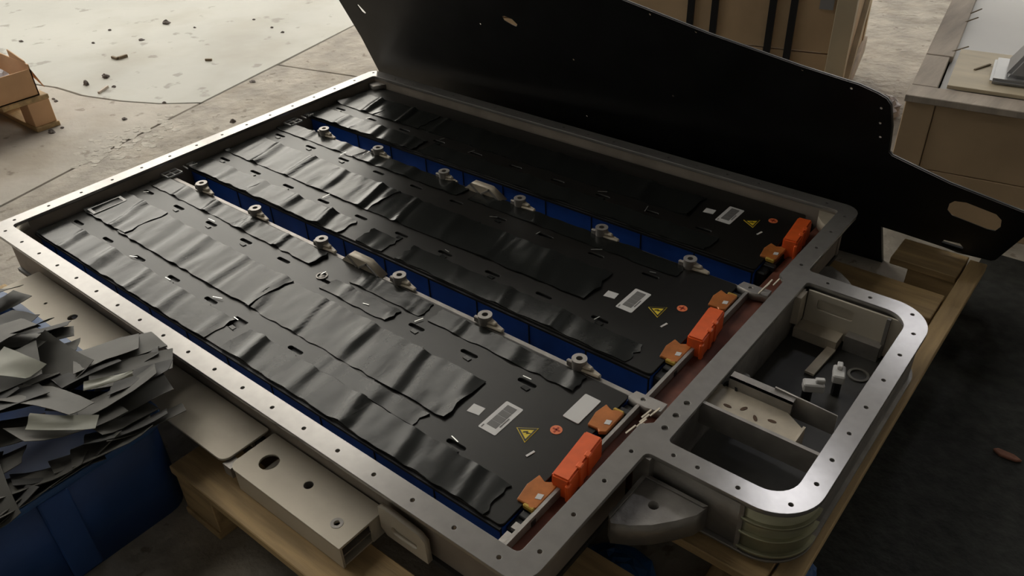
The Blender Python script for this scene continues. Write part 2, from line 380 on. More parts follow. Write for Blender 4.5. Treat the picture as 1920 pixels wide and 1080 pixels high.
# rounded wall of the extension frame
po = rrect(1.872, 2.166, .359, 1.096, (.086, .086, .01, .01), 10); pi_ = rrect(1.88, 2.156, .369, 1.086, (.076, .076, .005, .005), 10)
link('extension_wall', plate(po, [pi_], -.128, -.0065), 'alu_cast', TR)
link('extension_floor', plate(rrect(1.886, 2.15, .372, 1.085, (.07, .07, .005, .005), 10), [], -.130, -.126), 'tray_floor', TR)
link('bottom_lip', plate(rrect(1.872, 2.174, .350, 1.10, (.094, .094, .01, .01), 10), [], -.136, -.130), 'alu_cast', TR)
link('corner_panel', plate(arc(EX1 - .095, EY0 + .095, .0885, 262, 366, 14) + arc(EX1 - .095, EY0 + .095, .085, 366, 262, 14), [], -.130, -.0065), 'olive', TR)
for z in (-.042, -.078, -.118):
    for k, pts in enumerate((arc(EX1 - .095, EY0 + .095, .0955, 262, 366, 14),)):
        inner = arc(EX1 - .095, EY0 + .095, .083, 366, 262, 14)
        link('corner_rib', plate(pts + inner, [], z - .005, z + .001), 'olive', TR)
link('corner_web', wm(2.062, 2.070, .352, .362, -.13, -.008), 'alu_cast', TR)
# corner castings and mounts outside
cb = [(1.872, .346), (1.872, .222), (1.885, .210), (1.915, .226), (1.945, .250), (1.975, .285), (1.998, .318), (2.006, .346)]
link('corner_bracket', plate(cb, [circle(1.925, .291, .0105, 14)], -.112, -.056), 'alu_cast', TR)
cb2 = [(x, 1.454 - y) for x, y in cb]
link('corner_bracket', plate(cb2[::-1], [circle(1.925, 1.163, .0105, 14)], -.112, -.056), 'alu_cast', TR)
bk = link('bracket_rim', plate([(1.872, .346), (1.872, .222), (1.879, .215), (1.879, .339), (2.0, .339), (2.006, .346)], [], -.056, -.052), 'alu_cast', TR)
sA = rrect(.12, 1.155, -.112, .004, (.02, .005, .005, .02), 5)
link('side_rail', plate(sA, [circle(.41, -.048, .013, 16), circle(.29, -.06, .005, 10)], -.098, -.092), 'sill', TR)
link('side_rail_web', wm(.14, 1.13, -.03, -.024, -.135, -.098), 'sill', TR)
sB = rrect(1.172, 1.51, -.112, .004, (.002, .002, .005, .02), 5)
mt = link('side_mount', plate(sB, [circle(1.232, -.055, .0215, 20), circle(1.345, -.046, .0105, 16), circle(1.462, -.075, .006, 12)], -.098, -.092), 'sill', TR)
link('mount_face', wm(1.19, 1.51, -.111, -.106, -.150, -.098), 'sill', TR)
link('mount_web', wm(1.505, 1.51, -.036, .004, -.150, -.098), 'sill', TR)
link('mount_base', wm(1.19, 1.508, -.106, .0, -.150, -.146), 'sill', TR)
link('mount_shelf', wm(1.40, 1.508, -.106, -.03, -.124, -.120), 'alu_cast', TR)
link('weld_bead', wm(1.15, 1.176, -.112, -.085, -.128, -.10), 'alu_cast', TR)
link('mount_sleeve', MB().tube(1.345, -.046, -.146, -.093, .0135, rin=.0098, n=18).mesh(True), 'alu_cast', TR)
link('mount_washer', MB().tube(1.462, -.075, -.092, -.0912, .0125, rin=.0062, n=20).mesh(), 'alu_cast', TR)
gm = lambda x, y, z: Vector((x, -.004 - z, y))
link('gusset', plate([(1.515, -.062), (1.535, -.058), (1.62, -.066), (1.635, -.078), (1.637, -.135), (1.53, -.135), (1.515, -.12)], [rrect(1.545, 1.612, -.116, -.096, .008, 4)], 0, .012, gm), 'sill', TR)
link('gusset_recess', wm(1.54, 1.62, -.008, -.003, -.12, -.09), 'sill', TR)
link('corner_seal', plate(arc(.020, .066, .046, 175, 275, 10) + arc(.020, .066, .037, 275, 175, 10), [], -.03, -.008), 'sill', TR)
link('corner_pad', plate([(-.019, 1.433), (-.019, 1.40), (.02, 1.39), (.045, 1.433)], [], -.05, -.022), 'alu_cast', TR)
link('corner_pad', plate([(1.822, 1.433), (1.77, 1.433), (1.78, 1.40), (1.80, 1.375), (1.822, 1.36)], [], -.05, -.016), 'tan', TR)
for y, s in ((.50, 1), (1.0, 1)):
    link('end_lug', plate([(1.745, y - .012), (1.79, y - .02), (1.822, y - .012), (1.822, y + .015), (1.75, y + .012)], [circle(1.775, y - .002, .006, 10)], -.05, -.03), 'alu_cast', TR)
# grease and shavings where the end plate meets the frame
for k in range(6):
    x, y = 1.800 + .02 * hashn(k, 1), .385 + .014 * k
    link('swarf', MB().bar((x, y, -.02), (x + .012, y + .016, -.004), .004, .002).mesh(), 'tan', TR)
for k in range(4):
    x, y = 1.800 + .018 * hashn(k, 5), .985 + .018 * k
    link('swarf', MB().bar((x, y, -.03), (x + .010, y + .014, -.012), .004, .002).mesh(), 'tan', TR)

# inside the extension frame
link('cross_bar', wm(1.884, 2.128, .535, .543, -.06, -.004), 'alu_cast', TR)
lp = [(1.884, .543), (2.075, .543), (2.075, .60), (2.03, .628), (1.884, .628)]
link('shelf', plate(lp, [], -.026, -.022), 'tan', TR)
link('upright_plate', MB().box(1.90, 2.035, .628, .632, -.07, .006).mesh(), 'alu_cast', TR)
link('upright_lip', wm(1.90, 2.035, .628, .650, .002, .006), 'alu_cast', TR)
link('upright_plate', plate([(1.99, -.045), (2.125, -.045), (2.125, -.035), (2.118, -.035), (2.118, .004), (1.99, .012)], [], 0, .004, lambda x, y, z: Vector((x, .646 + z, y))), 'alu_cast', TR)
link('step', MB().box(2.045, 2.128, .548, .566, -.05, -.044).mesh(), 'tan', TR)
link('shelf_divider', wm(2.072, 2.077, .543, .60, -.06, -.012), 'tan', TR)
for k in range(4):
    x, y = 1.925 + .03 * k, .575 + .012 * (k % 2)
    link('grime_spot', plate(circle(x, y, .009, 9, .004, k * 1.1), [], -.022, -.0212), 'dirt_lab', TR)
# back wall panel of the extension, a plate with a recessed pocket
bp = link('back_panel', plate(rrect(1.884, 2.124, -.120, -.012, .004, 3), [rrect(1.925, 2.012, -.058, -.028, .006, 3)], 0, .006, lambda x, y, z: Vector((x, 1.050 - z, y))), 'sill', TR)
link('pocket', wm(1.92, 2.02, 1.052, 1.056, -.062, -.02), 'sill', TR)
link('panel_rib', wm(2.086, 2.094, 1.036, 1.046, -.122, -.012), 'alu_cast', TR)
link('panel_rib', wm(1.894, 1.90, 1.036, 1.046, -.122, -.012), 'alu_cast', TR)
link('panel_foot', wm(1.895, 2.0, 1.00, 1.046, -.128, -.098), 'tan', TR)
link('panel_foot', wm(2.01, 2.09, 1.02, 1.046, -.128, -.085), 'alu_cast', TR)
link('corner_pocket', wm(1.884, 1.90, 1.0, 1.05, -.09, -.012), 'tan', TR)
link('floor_strap', MB().bar((1.992, 1.0, -.120), (1.985, .885, -.120), .022, .006).mesh(), 'tan', TR)
link('floor_ring', MB().tube(2.075, .95, -.128, -.122, .024, rin=.018, n=24).mesh(True), 'alu_dark', TR)
link('floor_bolt', MB().tube(1.935, .50, -.128, -.118, .006, n=6).mesh(), 'alu_cast', TR)
link('hose_stub', MB().tube(0, 0, 0, .08, .016, rin=.011, n=16, T=Matrix.Translation((1.905, .70, -.05)) @ Matrix.Rotation(1.2, 4, 'X')).mesh(True), 'black', TR)

def connector(x, y, ang, lab):
    t = thing('plug_connector', lab, 'connector', (x, y, -.128))
    T = Matrix.Translation((x, y, -.128)) @ Matrix.Rotation(ang, 4, 'Z')
    link('housing', MB().box(-.022, .022, -.013, .013, .04, .062, T).mesh(bevel=.003), 'white', t)
    link('latch', MB().box(.002, .022, -.006, .006, .062, .072, T).mesh(bevel=.002), 'white', t)
    link('cable', MB().box(-.02, .0, -.009, .009, 0, .042, T).mesh(bevel=.004), 'black', t)
connector(2.022, .80, .5, 'white plug lying bent over behind the upright plate')
connector(2.052, .868, 1.9, 'white plug on a dark cable standing beside the floor ring')

# ================================================================== battery modules
CT = -.0375                      # top of the module covers
def obround(cx, cy, L, r, n=5):
    return arc(cx + L / 2, cy, r, -90, 90, n) + arc(cx - L / 2, cy, r, 90, 270, n)
def make_module(idx, dy, yend, label, sheets, white_card, seed):
    t = thing('battery_module', label, 'battery module', (.87, .28 + dy, -.14), 'battery modules side by side in the tray')
    y0, y1 = .075 + dy, yend; xa, xb = -.004, 1.742
    cas = link('casing', MB().box(xa, xb, y0 + .004, y1, -.14, CT - .010).mesh(), 'blue', t)
    link('cell_top', wm(xa + .004, xb - .004, y0 + .008, y1 - .004, CT - .010, CT - .008), 'black', t)
    for k in range(11):          # seams between the wrapped cells on the side facing out
        link('seam', wm(.08 + .1655 * k, .083 + .1655 * k, y0 + .002, y0 + .005, -.13, CT - .012), 'black', t)
    holes = []
    for k in range(11):
        x = .055 + .1655 * k
        if x < 1.60:
            if idx == 0 and abs(x - .88) < .03: x = .964 if False else x
            holes.append(obround(x, 0.174 + dy, .037, .0062))
            if .402 + dy < yend - .03: holes.append(obround(x, .402 + dy, .037, .0062))
    sq = (.827, .873, .134 + dy, .174 + dy) if idx == 0 else None
    if sq:
        holes = [h for h in holes if not (min(p[0] for p in h) < .89 and max(p[0] for p in h) > .81 and h[0][1] < .25 + dy)]
        holes.append(rrect(*sq, .002, 1))
    link('cover_plate', plate(rrect(xa, xb, y0, y1, .01, 3), holes, CT - .008, CT), 'cover', t)
    link('cover_edge', MB().box(xa, xb, y0 - .006, y0, CT - .012, CT - .006).mesh(), 'black', t)
    link('end_cap', MB().box(xb, xb + .026, y0 + .01, y1 - .01, -.12, CT - .012).mesh(bevel=.004), 'black', t)
    for (x0, x1, a, b, m, lift, amp) in sheets:
        b2 = min(b + dy, yend - .003)
        if b2 - a - dy < .02: continue
        seed += 1
        link('film_sheet', sheet(x0, x1, a + dy, b2, CT + lift, seed, amp, .14), m, t)
    # glints: torn foil along slots and sheet ends
    rnd = random.Random(seed)
    for h in holes:
        cx = sum(p[0] for p in h) / len(h); cyy = sum(p[1] for p in h) / len(h)
        if rnd.random() < .5:
            a = rnd.uniform(-.3, .6); L = rnd.uniform(.014, .034)
            p = Vector((cx + rnd.uniform(-.03, .0), cyy + rnd.choice((-.012, .010)), CT + .0035)); d = Vector((math.sin(a), math.cos(a), .05)) if rnd.random() < .5 else Vector((math.cos(a), math.sin(a), .05))
            link('foil_sliver', MB().bar(p, p + d * L, .0022, .0010).mesh(), 'foil', t)
        if rnd.random() < .5:
            link('foil_tab', MB().prism([(cx - .002, cyy - .020), (cx + .016, cyy - .022), (cx + .018, cyy - .012), (cx, cyy - .010)], CT, CT + .0022).mesh(), 'film', t)
    # labels near the high voltage end
    zl = CT + .0010; LT = .0007
    bl = link('barcode_label', MB().prism(rrect(1.546, 1.591, .238 + dy, .331 + dy, .003, 2), CT, zl).mesh(), 'white', t)
    for k in range(4):
        y = .254 + dy + k * .0175
        link('print_block', wm(1.556, 1.580, y, y + .016, zl, zl + LT), 'grey_print', t)
    link('print_line', wm(1.583, 1.5855, .262 + dy, .292 + dy, zl, zl + LT), 'grey_print', t)
    link('print_line', wm(1.551, 1.553, .242 + dy, .25 + dy, zl, zl + LT), 'grey_print', t)
    link('small_label', MB().prism([(1.498, .258 + dy), (1.527, .263 + dy), (1.525, .287 + dy), (1.496, .284 + dy)], CT, zl).mesh(), 'white', t)
    tri = [Vector((1.611, .282 + dy)), Vector((1.650, .259 + dy)), Vector((1.649, .307 + dy))]
    c = (tri[0] + tri[1] + tri[2]) / 3
    scl = lambda s: [tuple(c + (p - c) * s) for p in tri]
    wl_ = link('warning_label', MB().prism(scl(1.0), CT, zl).mesh(), 'yellow', t)
    link('warning_border', plate(scl(.90), [scl(.66)], zl, zl + LT), 'black', t)
    bolt = [(-.0085, -.002), (.0005, .002), (-.0015, -.0035), (.009, .001), (.0015, .0000), (.0035, .0062), (-.0075, .0020)]
    bolt = [(c.x - q, c.y + r) for q, r in ((.0, .0),)] and [(c.x + q * .9, c.y + r * .9) for q, r in [(-.008, -.0045), (.001, .0015), (.0005, -.004), (.0085, .0035), (.0005, .0005), (.0005, .0058), (-.008, -.0012)]]
    link('lightning_mark', MB().prism(bolt, zl, zl + LT).mesh(), 'black', t)
    link('polarity_sticker', MB().prism(circle(1.679, .325 + dy, .0125, 22), CT, zl).mesh(), 'orange_lab', t)
    link('plus_mark', MB().box(1.671, 1.687, .3232 + dy, .3268 + dy, zl, zl + LT).box(1.6772, 1.6808, .317 + dy, .333 + dy, zl, zl + LT).mesh(), 'orange_dark', t)
    link('slip_label', MB().bar((1.675, .232 + dy, zl), (1.680, .252 + dy, zl), .005, .001).mesh(), 'white', t)
    if idx == 0:
        link('stamped_ring', MB().tube(.862, .412, CT, CT + .003, .0155, rin=.012, n=24).mesh(True), 'alu_cast', t)
        link('stamped_disc', MB().tube(.862, .412, CT, CT + .0015, .008, .006, n=18).mesh(True), 'alu_cast', t)
        q = [at_z(*v, CT + .007) for v in ((164, 393), (226, 368), (238, 376), (176, 402))]
        cc = sum(q, Vector()) / 4; qi = [cc + (v - cc) * .84 for v in q]
        link('label_outline', plate([v[:2] for v in q], [[v[:2] for v in qi]], CT + .0062, CT + .0085), 'white', t)
    if white_card:
        link('blank_label', MB().prism(rrect(1.666, 1.705, .364 + dy, .447 + dy, .002, 1), CT, zl + .001).mesh(), 'white', t)
    # orange busbar cover and amber caps
    T = Matrix.Translation((1.769, .270 + dy, 0)) @ Matrix.Rotation(.10, 4, 'Z')
    oc = link('busbar_cover', MB().box(-.019, .019, -.066, .066, CT - .03, -.006, T).mesh(bevel=.0035, seg=2), 'orange', t)
    for yy in (-.02, .012):
        link('cover_clip', MB().box(.010, .022, yy - .008, yy + .008, CT - .02, -.004, T).mesh(bevel=.002), 'orange', oc)
    link('cover_foot', MB().box(.013, .021, -.072, -.058, CT - .04, -.016, T).mesh(bevel=.002), 'orange', oc)
    for k, (x, y) in enumerate(((1.748, .172 + dy), (1.742, .408 + dy))):
        if y + .04 > yend + .02: continue
        pol = [(x - .02, y - .036), (x + .004, y - .034), (x + .01, y - .040), (x + .022, y - .032), (x + .022, y + .034), (x + .008, y + .036), (x - .004, y + .028), (x - .022, y + .036), (x - .027, y + .004)]
        am = link('terminal_cap', MB().prism(pol, CT - .004, CT + .005).mesh(bevel=.0015), 'amber', t)
        sd = -1 if k == 0 else 1
        link('cap_edge', MB().box(x - .004, x + .020, y + sd * .036 - .004, y + sd * .036 + .004, CT - .006, CT + .0048).mesh(bevel=.002), 'amber_edge', am)
        link('cap_label', MB().prism([(x + .006, y - .016), (x + .017, y - .012), (x + .015, y + .001), (x + .004, y - .003)], CT + .005, CT + .0058).mesh(), 'white', am)
        link('terminal_lug', MB().box(x + .0, x + .03, y + sd * .05 - .008, y + sd * .05 + .008, CT - .02, CT - .004).mesh(bevel=.002), 'black', t)
    return t
FI = FD = 'film'
near = [  # x0, x1, y0, y1, material, lift, ripple
    (.004, .835, .072, .160, FI, .0006, .8), (.90, 1.32, .074, .160, FI, .0006, .9), (1.31, 1.70, .074, .158, FD, .001, .7),
    (.20, .82, .213, .352, FI, .0028, 1.25), (.0, .235, .217, .356, FI, .0045, 1.1), (.80, 1.285, .213, .352, FI, .0004, 1.3), (1.27, 1.475, .213, .350, FD, .0022, .9),
    (.0, .45, .432, .492, FI, .0008, 1.2), (.44, .80, .430, .492, FI, .0018, 1.2), (.945, 1.19, .436, .492, FI, .0008, 1.0), (1.22, 1.64, .436, .490, FD, .0006, .7),
    (1.12, 1.44, .16, .205, FD, .0004, .5), (.905, 1.14, .372, .422, FD, .0004, .6)]
mid = [
    (.0, .30, .072, .150, FI, .0006, 1.1), (.29, .73, .072, .152, FI, .0016, 1.2), (.80, .90, .076, .150, FI, .0006, .8), (.96, 1.68, .076, .15, FD, .0006, .6),
    (.0, .44, .213, .356, FI, .0008, 1.25), (.42, .70, .213, .350, FI, .0024, 1.3), (.69, 1.02, .213, .348, FI, .0006, .9), (1.0, 1.47, .215, .348, FD, .0016, .7),
    (.0, .42, .430, .492, FI, .0008, 1.2), (.40, .86, .430, .492, FI, .0018, 1.2), (.9, 1.6, .432, .492, FD, .0008, .7)]
far = [
    (.0, .22, .070, .150, FI, .0006, 1.1), (.21, .52, .072, .15, FI, .0016, 1.2), (.55, 1.6, .075, .15, FD, .0008, .7),
    (.0, .20, .205, .330, FI, .0006, 1.1), (.19, .42, .205, .330, FI, .0018, 1.2), (.41, 1.47, .21, .33, FD, .0008, .8)]
make_module(0, 0, .497, 'battery module with a blank white label card, beside the blue gap by the side rail', near, True, 11)
make_module(1, .508, 1.000, 'battery module in the middle, between the two mounting rails', mid, False, 41)
make_module(2, 1.016, 1.424, 'battery module at the foot of the black lid', far, False, 71)
# ring stamped into the near module's cover
# (the round boss shows through the gap between two film sheets)

# ================================================================== rails with mounting bosses between the modules
def make_rail(y, label):
    t = thing('mounting_rail', label, 'rail', (.9, y, -.14), 'rails between the battery modules')
    link('rail_bar', MB().box(.03, 1.775, y - .011, y + .003, -.14, -.0405).mesh(bevel=.0015), 'alu_cast', t)
    for x in (.185, .455, .750, 1.050, 1.335, 1.605):
        bo = link('boss', MB().tube(x, y, -.0385, -.012, .0165, .0175, rin=.0075, n=22).mesh(True), 'alu_cast', t)
        link('boss_flare', MB().prism([(x + .010, y - .012), (x + .058, y - .009), (x + .058, y + .002), (x + .03, y + .010), (x + .010, y + .014)], -.0385, -.030).prism([(x + .010, y - .010), (x + .036, y - .006), (x + .036, y + .004), (x + .010, y + .012)], -.030, -.022).mesh(bevel=.003), 'tan', bo)
        link('boss_ear', MB().box(x - .028, x - .012, y - .011, y - .002, -.0385, -.022).mesh(bevel=.002), 'alu_cast', bo)
    # trapezoid bridge with ribs
    x0, x1 = .842, .994
    def tz(u): return -.0385 + .026 * min(1, u / .2, (1 - u) / .2)
    top = [(x0, -.0385), (x0 + .032, -.010), (x1 - .050, -.010), (x1, -.0385)]
    br = link('bridge', plate(top, [], -.014, .010, lambda a, b, c: Vector((a, y + c, b))), 'tan', t)
    for a, b in (((x0 + .03, -.012), (x0 + .062, -.037)), ((x0 + .105, -.012), (x0 + .068, -.037)), ((x0 + .10, -.012), (x1 - .012, -.037))):
        link('bridge_rib', MB().bar((a[0], y - .016, a[1]), (b[0], y - .016, b[1]), .004, .005).mesh(), 'alu_cast', br)
    # white lattice clip at the end wall
    lc = link('lattice_clip', MB().box(-.018, .028, y - .022, y - .019, CT, CT + .006).box(-.018, .028, y + .028, y + .031, CT, CT + .006).mesh(), 'white', t)
    for k in range(3):
        xx = -.018 + k * .022
        link('lattice_bar', wm(xx, xx + .002, y - .022, y + .031, CT + .001, CT + .006), 'white', lc)
    link('lattice_bar', wm(-.018, .028, y + .003, y + .005, CT + .001, CT + .006), 'white', lc)
    link('clip_hook', MB().bar((-.015, y + .058, CT + .002), (.018, y + .055, CT + .002), .003, .004).mesh(), 'white', lc)
    for k in range(3): link('clip_hook', MB().box(-.014 + .012 * k, -.012 + .012 * k, y + .07, y + .095, CT, CT + .005).mesh(), 'white', lc)
make_rail(.511, 'grey mounting rail with ringed bosses beside the module with the white card')
make_rail(1.003, 'grey mounting rail with ringed bosses, nearer the black lid')

# ================================================================== the lid
top = [(-.062, .80), (-.02, .815)]
pr = [on_lid(*q) for q in ((1165, 0), (1330, 65), (1500, 125), (1610, 160), (1645, 176), (1662, 186), (1670, 198), (1672, 240), (1666, 286), (1672, 293), (1780, 345), (1920, 400), (1945, 411), (1950, 420), (1866, 488), (1858, 489), (1690, 437), (1652, 425))]
xr = pr[-1][0]
lo = top + pr + [(xr + .01, FZ), (-.07, FZ), (-.068, -.03), (-.050, .15), (-.052, .3)]
# keep the top edge straight towards the far corner
a, b = pr[0], pr[1]; sl = (a[1] - b[1]) / (a[0] - b[0]); zl = a[1] + sl * (-.03 - a[0])
lo[0] = (-.058, zl - .02); lo[1] = (-.035, zl)
holes = [[on_lid(*q) for q in poly] for poly in (
    [(1790, 377), (1812, 380), (1868, 402), (1878, 413), (1876, 426), (1866, 433), (1850, 430), (1784, 404), (1776, 394), (1780, 382)],
    [(1770, 450), (1800, 457), (1806, 464), (1804, 472), (1796, 474), (1768, 463), (1764, 455)],
    [(940, 31), (946, 30), (960, 36), (970, 46), (968, 50), (958, 46), (944, 38)],
    [(668, 8), (672, 9), (686, 24), (684, 26), (678, 22)])]
rim = [on_lid(*q) for q in ((1218, 27), (1304, 60), (1404, 95), (1504, 131), (1596, 166), (1652, 203), (1650, 231), (1650, 257))]
rim += [on_lid(*q) for q in ((1075, 112), (900, 45), (1262, 180), (1100, 218))]
holes += [circle(u, v, .0038, 8) for u, v in rim]
lm = lambda u, v, t: Vector((u, LID_Y + LID_M * u - LID_K * v + t, v))
LD = thing('cover_panel', 'black painted lid standing on edge behind the tray, cut out at its tab', 'lid', (.9, 1.68, FZ))
link('panel', plate(lo, holes, 0, .004, lm), 'lid', LD)
# rolled rim along the edge, on the back side
n = len(lo); ctr = Vector((.9, .1))
inner = []
for i in range(n):
    p0, p1, p2 = Vector(lo[i - 1]), Vector(lo[i]), Vector(lo[(i + 1) % n])
    d1 = (p1 - p0).normalized(); d2 = (p2 - p1).normalized(); nn = Vector((d1.y + d2.y, -(d1.x + d2.x)))
    if nn.length < 1e-6: nn = Vector((d1.y, -d1.x))
    inner.append(tuple(p1 + nn.normalized() * .010))
link('rolled_rim', plate(lo, [inner], .004, .016, lm), 'lid', LD)

# ================================================================== blue tub and the heap of film scraps
tb = thing('storage_tub', 'dark blue plastic tub heaped with grey film scraps, beside the side rail', 'tub', (.6, -.45, FZ))
bx0, bx1, by0, by1, bz = .20, .985, -.86, -.135, -.045
link('body', plate(rrect(bx0, bx1, by0, by1, .05, 5), [rrect(bx0 + .01, bx1 - .01, by0 + .01, by1 - .01, .045, 5)], FZ, bz), 'tub', tb)
link('bottom', wm(bx0 + .02, bx1 - .02, by0 + .02, by1 - .02, FZ, FZ + .02), 'tub', tb)
link('rim', plate(rrect(bx0 - .012, bx1 + .012, by0 - .012, by1 + .012, .055, 5), [rrect(bx0 + .008, bx1 - .008, by0 + .008, by1 - .008, .045, 5)], bz - .012, bz, bevel=.002), 'tub_rim', tb)
for y in (-.62, -.38):
    link('rib', MB().box(bx1, bx1 + .01, y - .03, y + .03, FZ + .01, bz - .02).mesh(bevel=.003), 'tub', tb)
rnd = random.Random(5)
def scrap(cx, cy, cz, L, W, yaw, tx, ty, bend, m, label, seed, poly=None):
    nx, ny = 6, 5; vs = []; fs = []
    T = Matrix.Translation((cx, cy, cz)) @ Matrix.Rotation(yaw, 4, 'Z') @ Matrix.Rotation(tx, 4, 'X') @ Matrix.Rotation(ty, 4, 'Y')
    sk = (hashn(seed, 1) - .5) * .5; tp = 1 - .45 * hashn(seed, 2)
    for lay in (0, -.0012):
        for i in range(nx + 1):
            for j in range(ny + 1):
                u, v = i / nx - .5, j / ny - .5
                ww = W * (1 + (tp - 1) * (u + .5))
                x = u * L + sk * v * W; y = v * ww
                z = bend * (u * u * 4 - .4) * L * .25 + .006 * (vnoise(u * 4 + seed, v * 4, seed) - .5) + lay
                vs.append(T @ Vector((x, y, z)))
    N = (nx + 1) * (ny + 1)
    for i in range(nx):
        for j in range(ny):
            a = i * (ny + 1) + j; q = (a, a + ny + 1, a + ny + 2, a + 1); fs.append(q); fs.append(tuple(N + k for k in q[::-1]))
    ring = [i * (ny + 1) for i in range(nx + 1)] + [nx * (ny + 1) + j for j in range(1, ny + 1)] + [i * (ny + 1) + ny for i in range(nx - 1, -1, -1)] + [j for j in range(ny - 1, 0, -1)]
    for k in range(len(ring)):
        p, q = ring[k], ring[(k + 1) % len(ring)]; fs.append((p, p + N, q + N, q))
    me = bpy.data.meshes.new('scrap'); me.from_pydata([tuple(v) for v in vs], [], fs); shade(me, 50)
    o = link('film_scrap', me, m, None, (cx, cy, cz)); tag(o, label, 'film scrap', 'film scraps heaped on the blue tub')
    return o
def heap(x, y):
    u = (x - .60) / .50; v = (y + .43) / .44; return .050 - .085 * (u * u + v * v)
lab_a = 'torn grey film scrap in the heap on the blue tub'
lab_d = 'blackish film scrap in the heap on the blue tub'
k = 0
while k < 95:
    x = rnd.uniform(.30, .95); y = rnd.uniform(-.80, -.17)
    if heap(x, y) < -.06: continue
    k += 1
    gx, gy = -2 * .075 * (x - .60) / .50 ** 2, -2 * .075 * (y + .43) / .44 ** 2
    dk = rnd.random() < .3
    scrap(x, y, heap(x, y) + rnd.uniform(-.035, .022), rnd.uniform(.10, .24), rnd.uniform(.05, .13), rnd.uniform(.9, 1.8) if rnd.random() < .8 else rnd.uniform(0, 3.14),
          rnd.uniform(-.38, .12), math.atan(gy) * -.6 + rnd.uniform(-.16, .16), rnd.uniform(-.35, .35), 'scrap_dark' if dk else 'scrap', lab_d if dk else lab_a, k)
for j in range(12):     # flaps hanging over the tub's front edge
    y = -.17 - .035 * j; dk = j % 4 == 1
    scrap(1.0 - .03 * hashn(j, 3), y, -.035 + .02 * hashn(j, 4), .16, .08, rnd.uniform(1.1, 1.7), rnd.uniform(-.5, -.2), rnd.uniform(-.15, .15), .2, 'scrap_dark' if dk else 'scrap', lab_d if dk else lab_a, 200 + j)
for j in range(16):     # sheets spilling from the heap onto the side rail
    px, py = 150 + 125 * hashn(j, 21), 655 + 95 * hashn(j, 22); dk = j % 3 == 0
    zz = -.02 + .045 * hashn(j, 23); p = at_z(px, py, zz)
    scrap(p.x, p.y, zz, .12 + .05 * hashn(j, 24), .06 + .05 * hashn(j, 25), rnd.uniform(1.0, 1.7), rnd.uniform(-.25, .1), rnd.uniform(-.15, .15), rnd.uniform(-.25, .25), 'scrap_dark' if dk else 'scrap', lab_d if dk else lab_a, 400 + j)
p = at_z(22, 685, .075); scrap(p.x, p.y, .075, .10, .085, .55, .1, .25, -.2, 'scrap_pale', 'pale green-grey square film scrap on top of the heap', 301)
p = at_z(222, 672, -.04); scrap(p.x, p.y, -.04, .17, .11, 1.0, -.12, .05, .1, 'scrap_dark', 'large smooth charcoal film sheet lying from the heap across the side rail', 302)
p = at_z(205, 715, .05); scrap(p.x, p.y, .055, .10, .022, .95, .2, -.15, .1, 'scrap_pale', 'narrow pale film strip pointing up out of the heap', 303)
p = at_z(120, 795, .04); scrap(p.x, p.y, .045, .13, .035, .7, .35, .1, .2, 'scrap_pale', 'long pale-edged film strip low on the heap', 304)
p = at_z(30, 615, .06); scrap(p.x, p.y, .06, .14, .10, .5, -.35, -.2, .3, 'scrap_dark', 'curled black film flap on the heap by the tub rim', 305)

# ================================================================== crates behind the lid
def frame(o, ang): return Matrix.Translation(o) @ Matrix.Rotation(ang, 4, 'Z')
T = frame((1.43, 2.52, FZ), math.radians(12.6))
c1 = thing('wooden_crate', 'tall plywood crate bound with black straps, standing behind the lid', 'crate', (1.43, 2.52, FZ))
W_, D_, H_ = 1.55, .80, 1.05
for k in range(4):
    z0 = .10 + k * .235
    link('front_board', MB().box(-W_ + .004, -.07, .006, .026, z0, z0 + .229, T).mesh(bevel=.0015), 'ply', c1)
link('corner_post', MB().box(-.07, .0, -.004, .07, .10, H_, T).mesh(bevel=.002), 'ply_pale', c1)
link('corner_post', MB().box(-W_, -W_ + .07, -.004, .07, .10, H_, T).mesh(bevel=.002), 'ply_pale', c1)
link('corner_post', MB().box(-.07, .0, D_ - .07, D_, .10, H_, T).mesh(bevel=.002), 'ply_pale', c1)
for k in range(4):
    z0 = .10 + k * .235
    link('side_board', MB().box(-.026, -.006, .07, D_ - .07, z0, z0 + .229, T).mesh(bevel=.0015), 'ply', c1)
link('side_brace', MB().bar(T @ Vector((.004, .07, .14)), T @ Vector((.004, D_ - .07, .62)), .02, .07).mesh(), 'ply_pale', c1)
link('side_rail', MB().box(-.006, .012, .0, D_, .10, .17, T).mesh(bevel=.002), 'wood_grey', c1)
link('top_board', MB().box(-W_, 0, 0, D_, H_, H_ + .02, T).mesh(bevel=.002), 'ply', c1)
link('back_board', MB().box(-W_ + .07, -.07, D_ - .026, D_ - .006, .10, H_, T).mesh(), 'ply', c1)
link('side_board', MB().box(-W_ + .006, -W_ + .026, .07, D_ - .07, .10, H_, T).mesh(), 'ply', c1)
for x in (-W_ + .1, -W_ / 2, -.12):
    link('skid', MB().box(x - .05, x + .05, .01, D_ - .01, 0, .10, T).mesh(bevel=.003), 'wood_y', c1)
for x in (-.613, -.518, -.298, -.22, -1.2):
    link('strap', MB().box(x - .013, x + .013, -.008, -.004 + .011, .0, H_ + .022, T).mesh(), 'strap', c1)
link('stencil_plate', MB().box(-.13, -.08, .000, .006, .50, .56, T).mesh(), 'machine', c1)

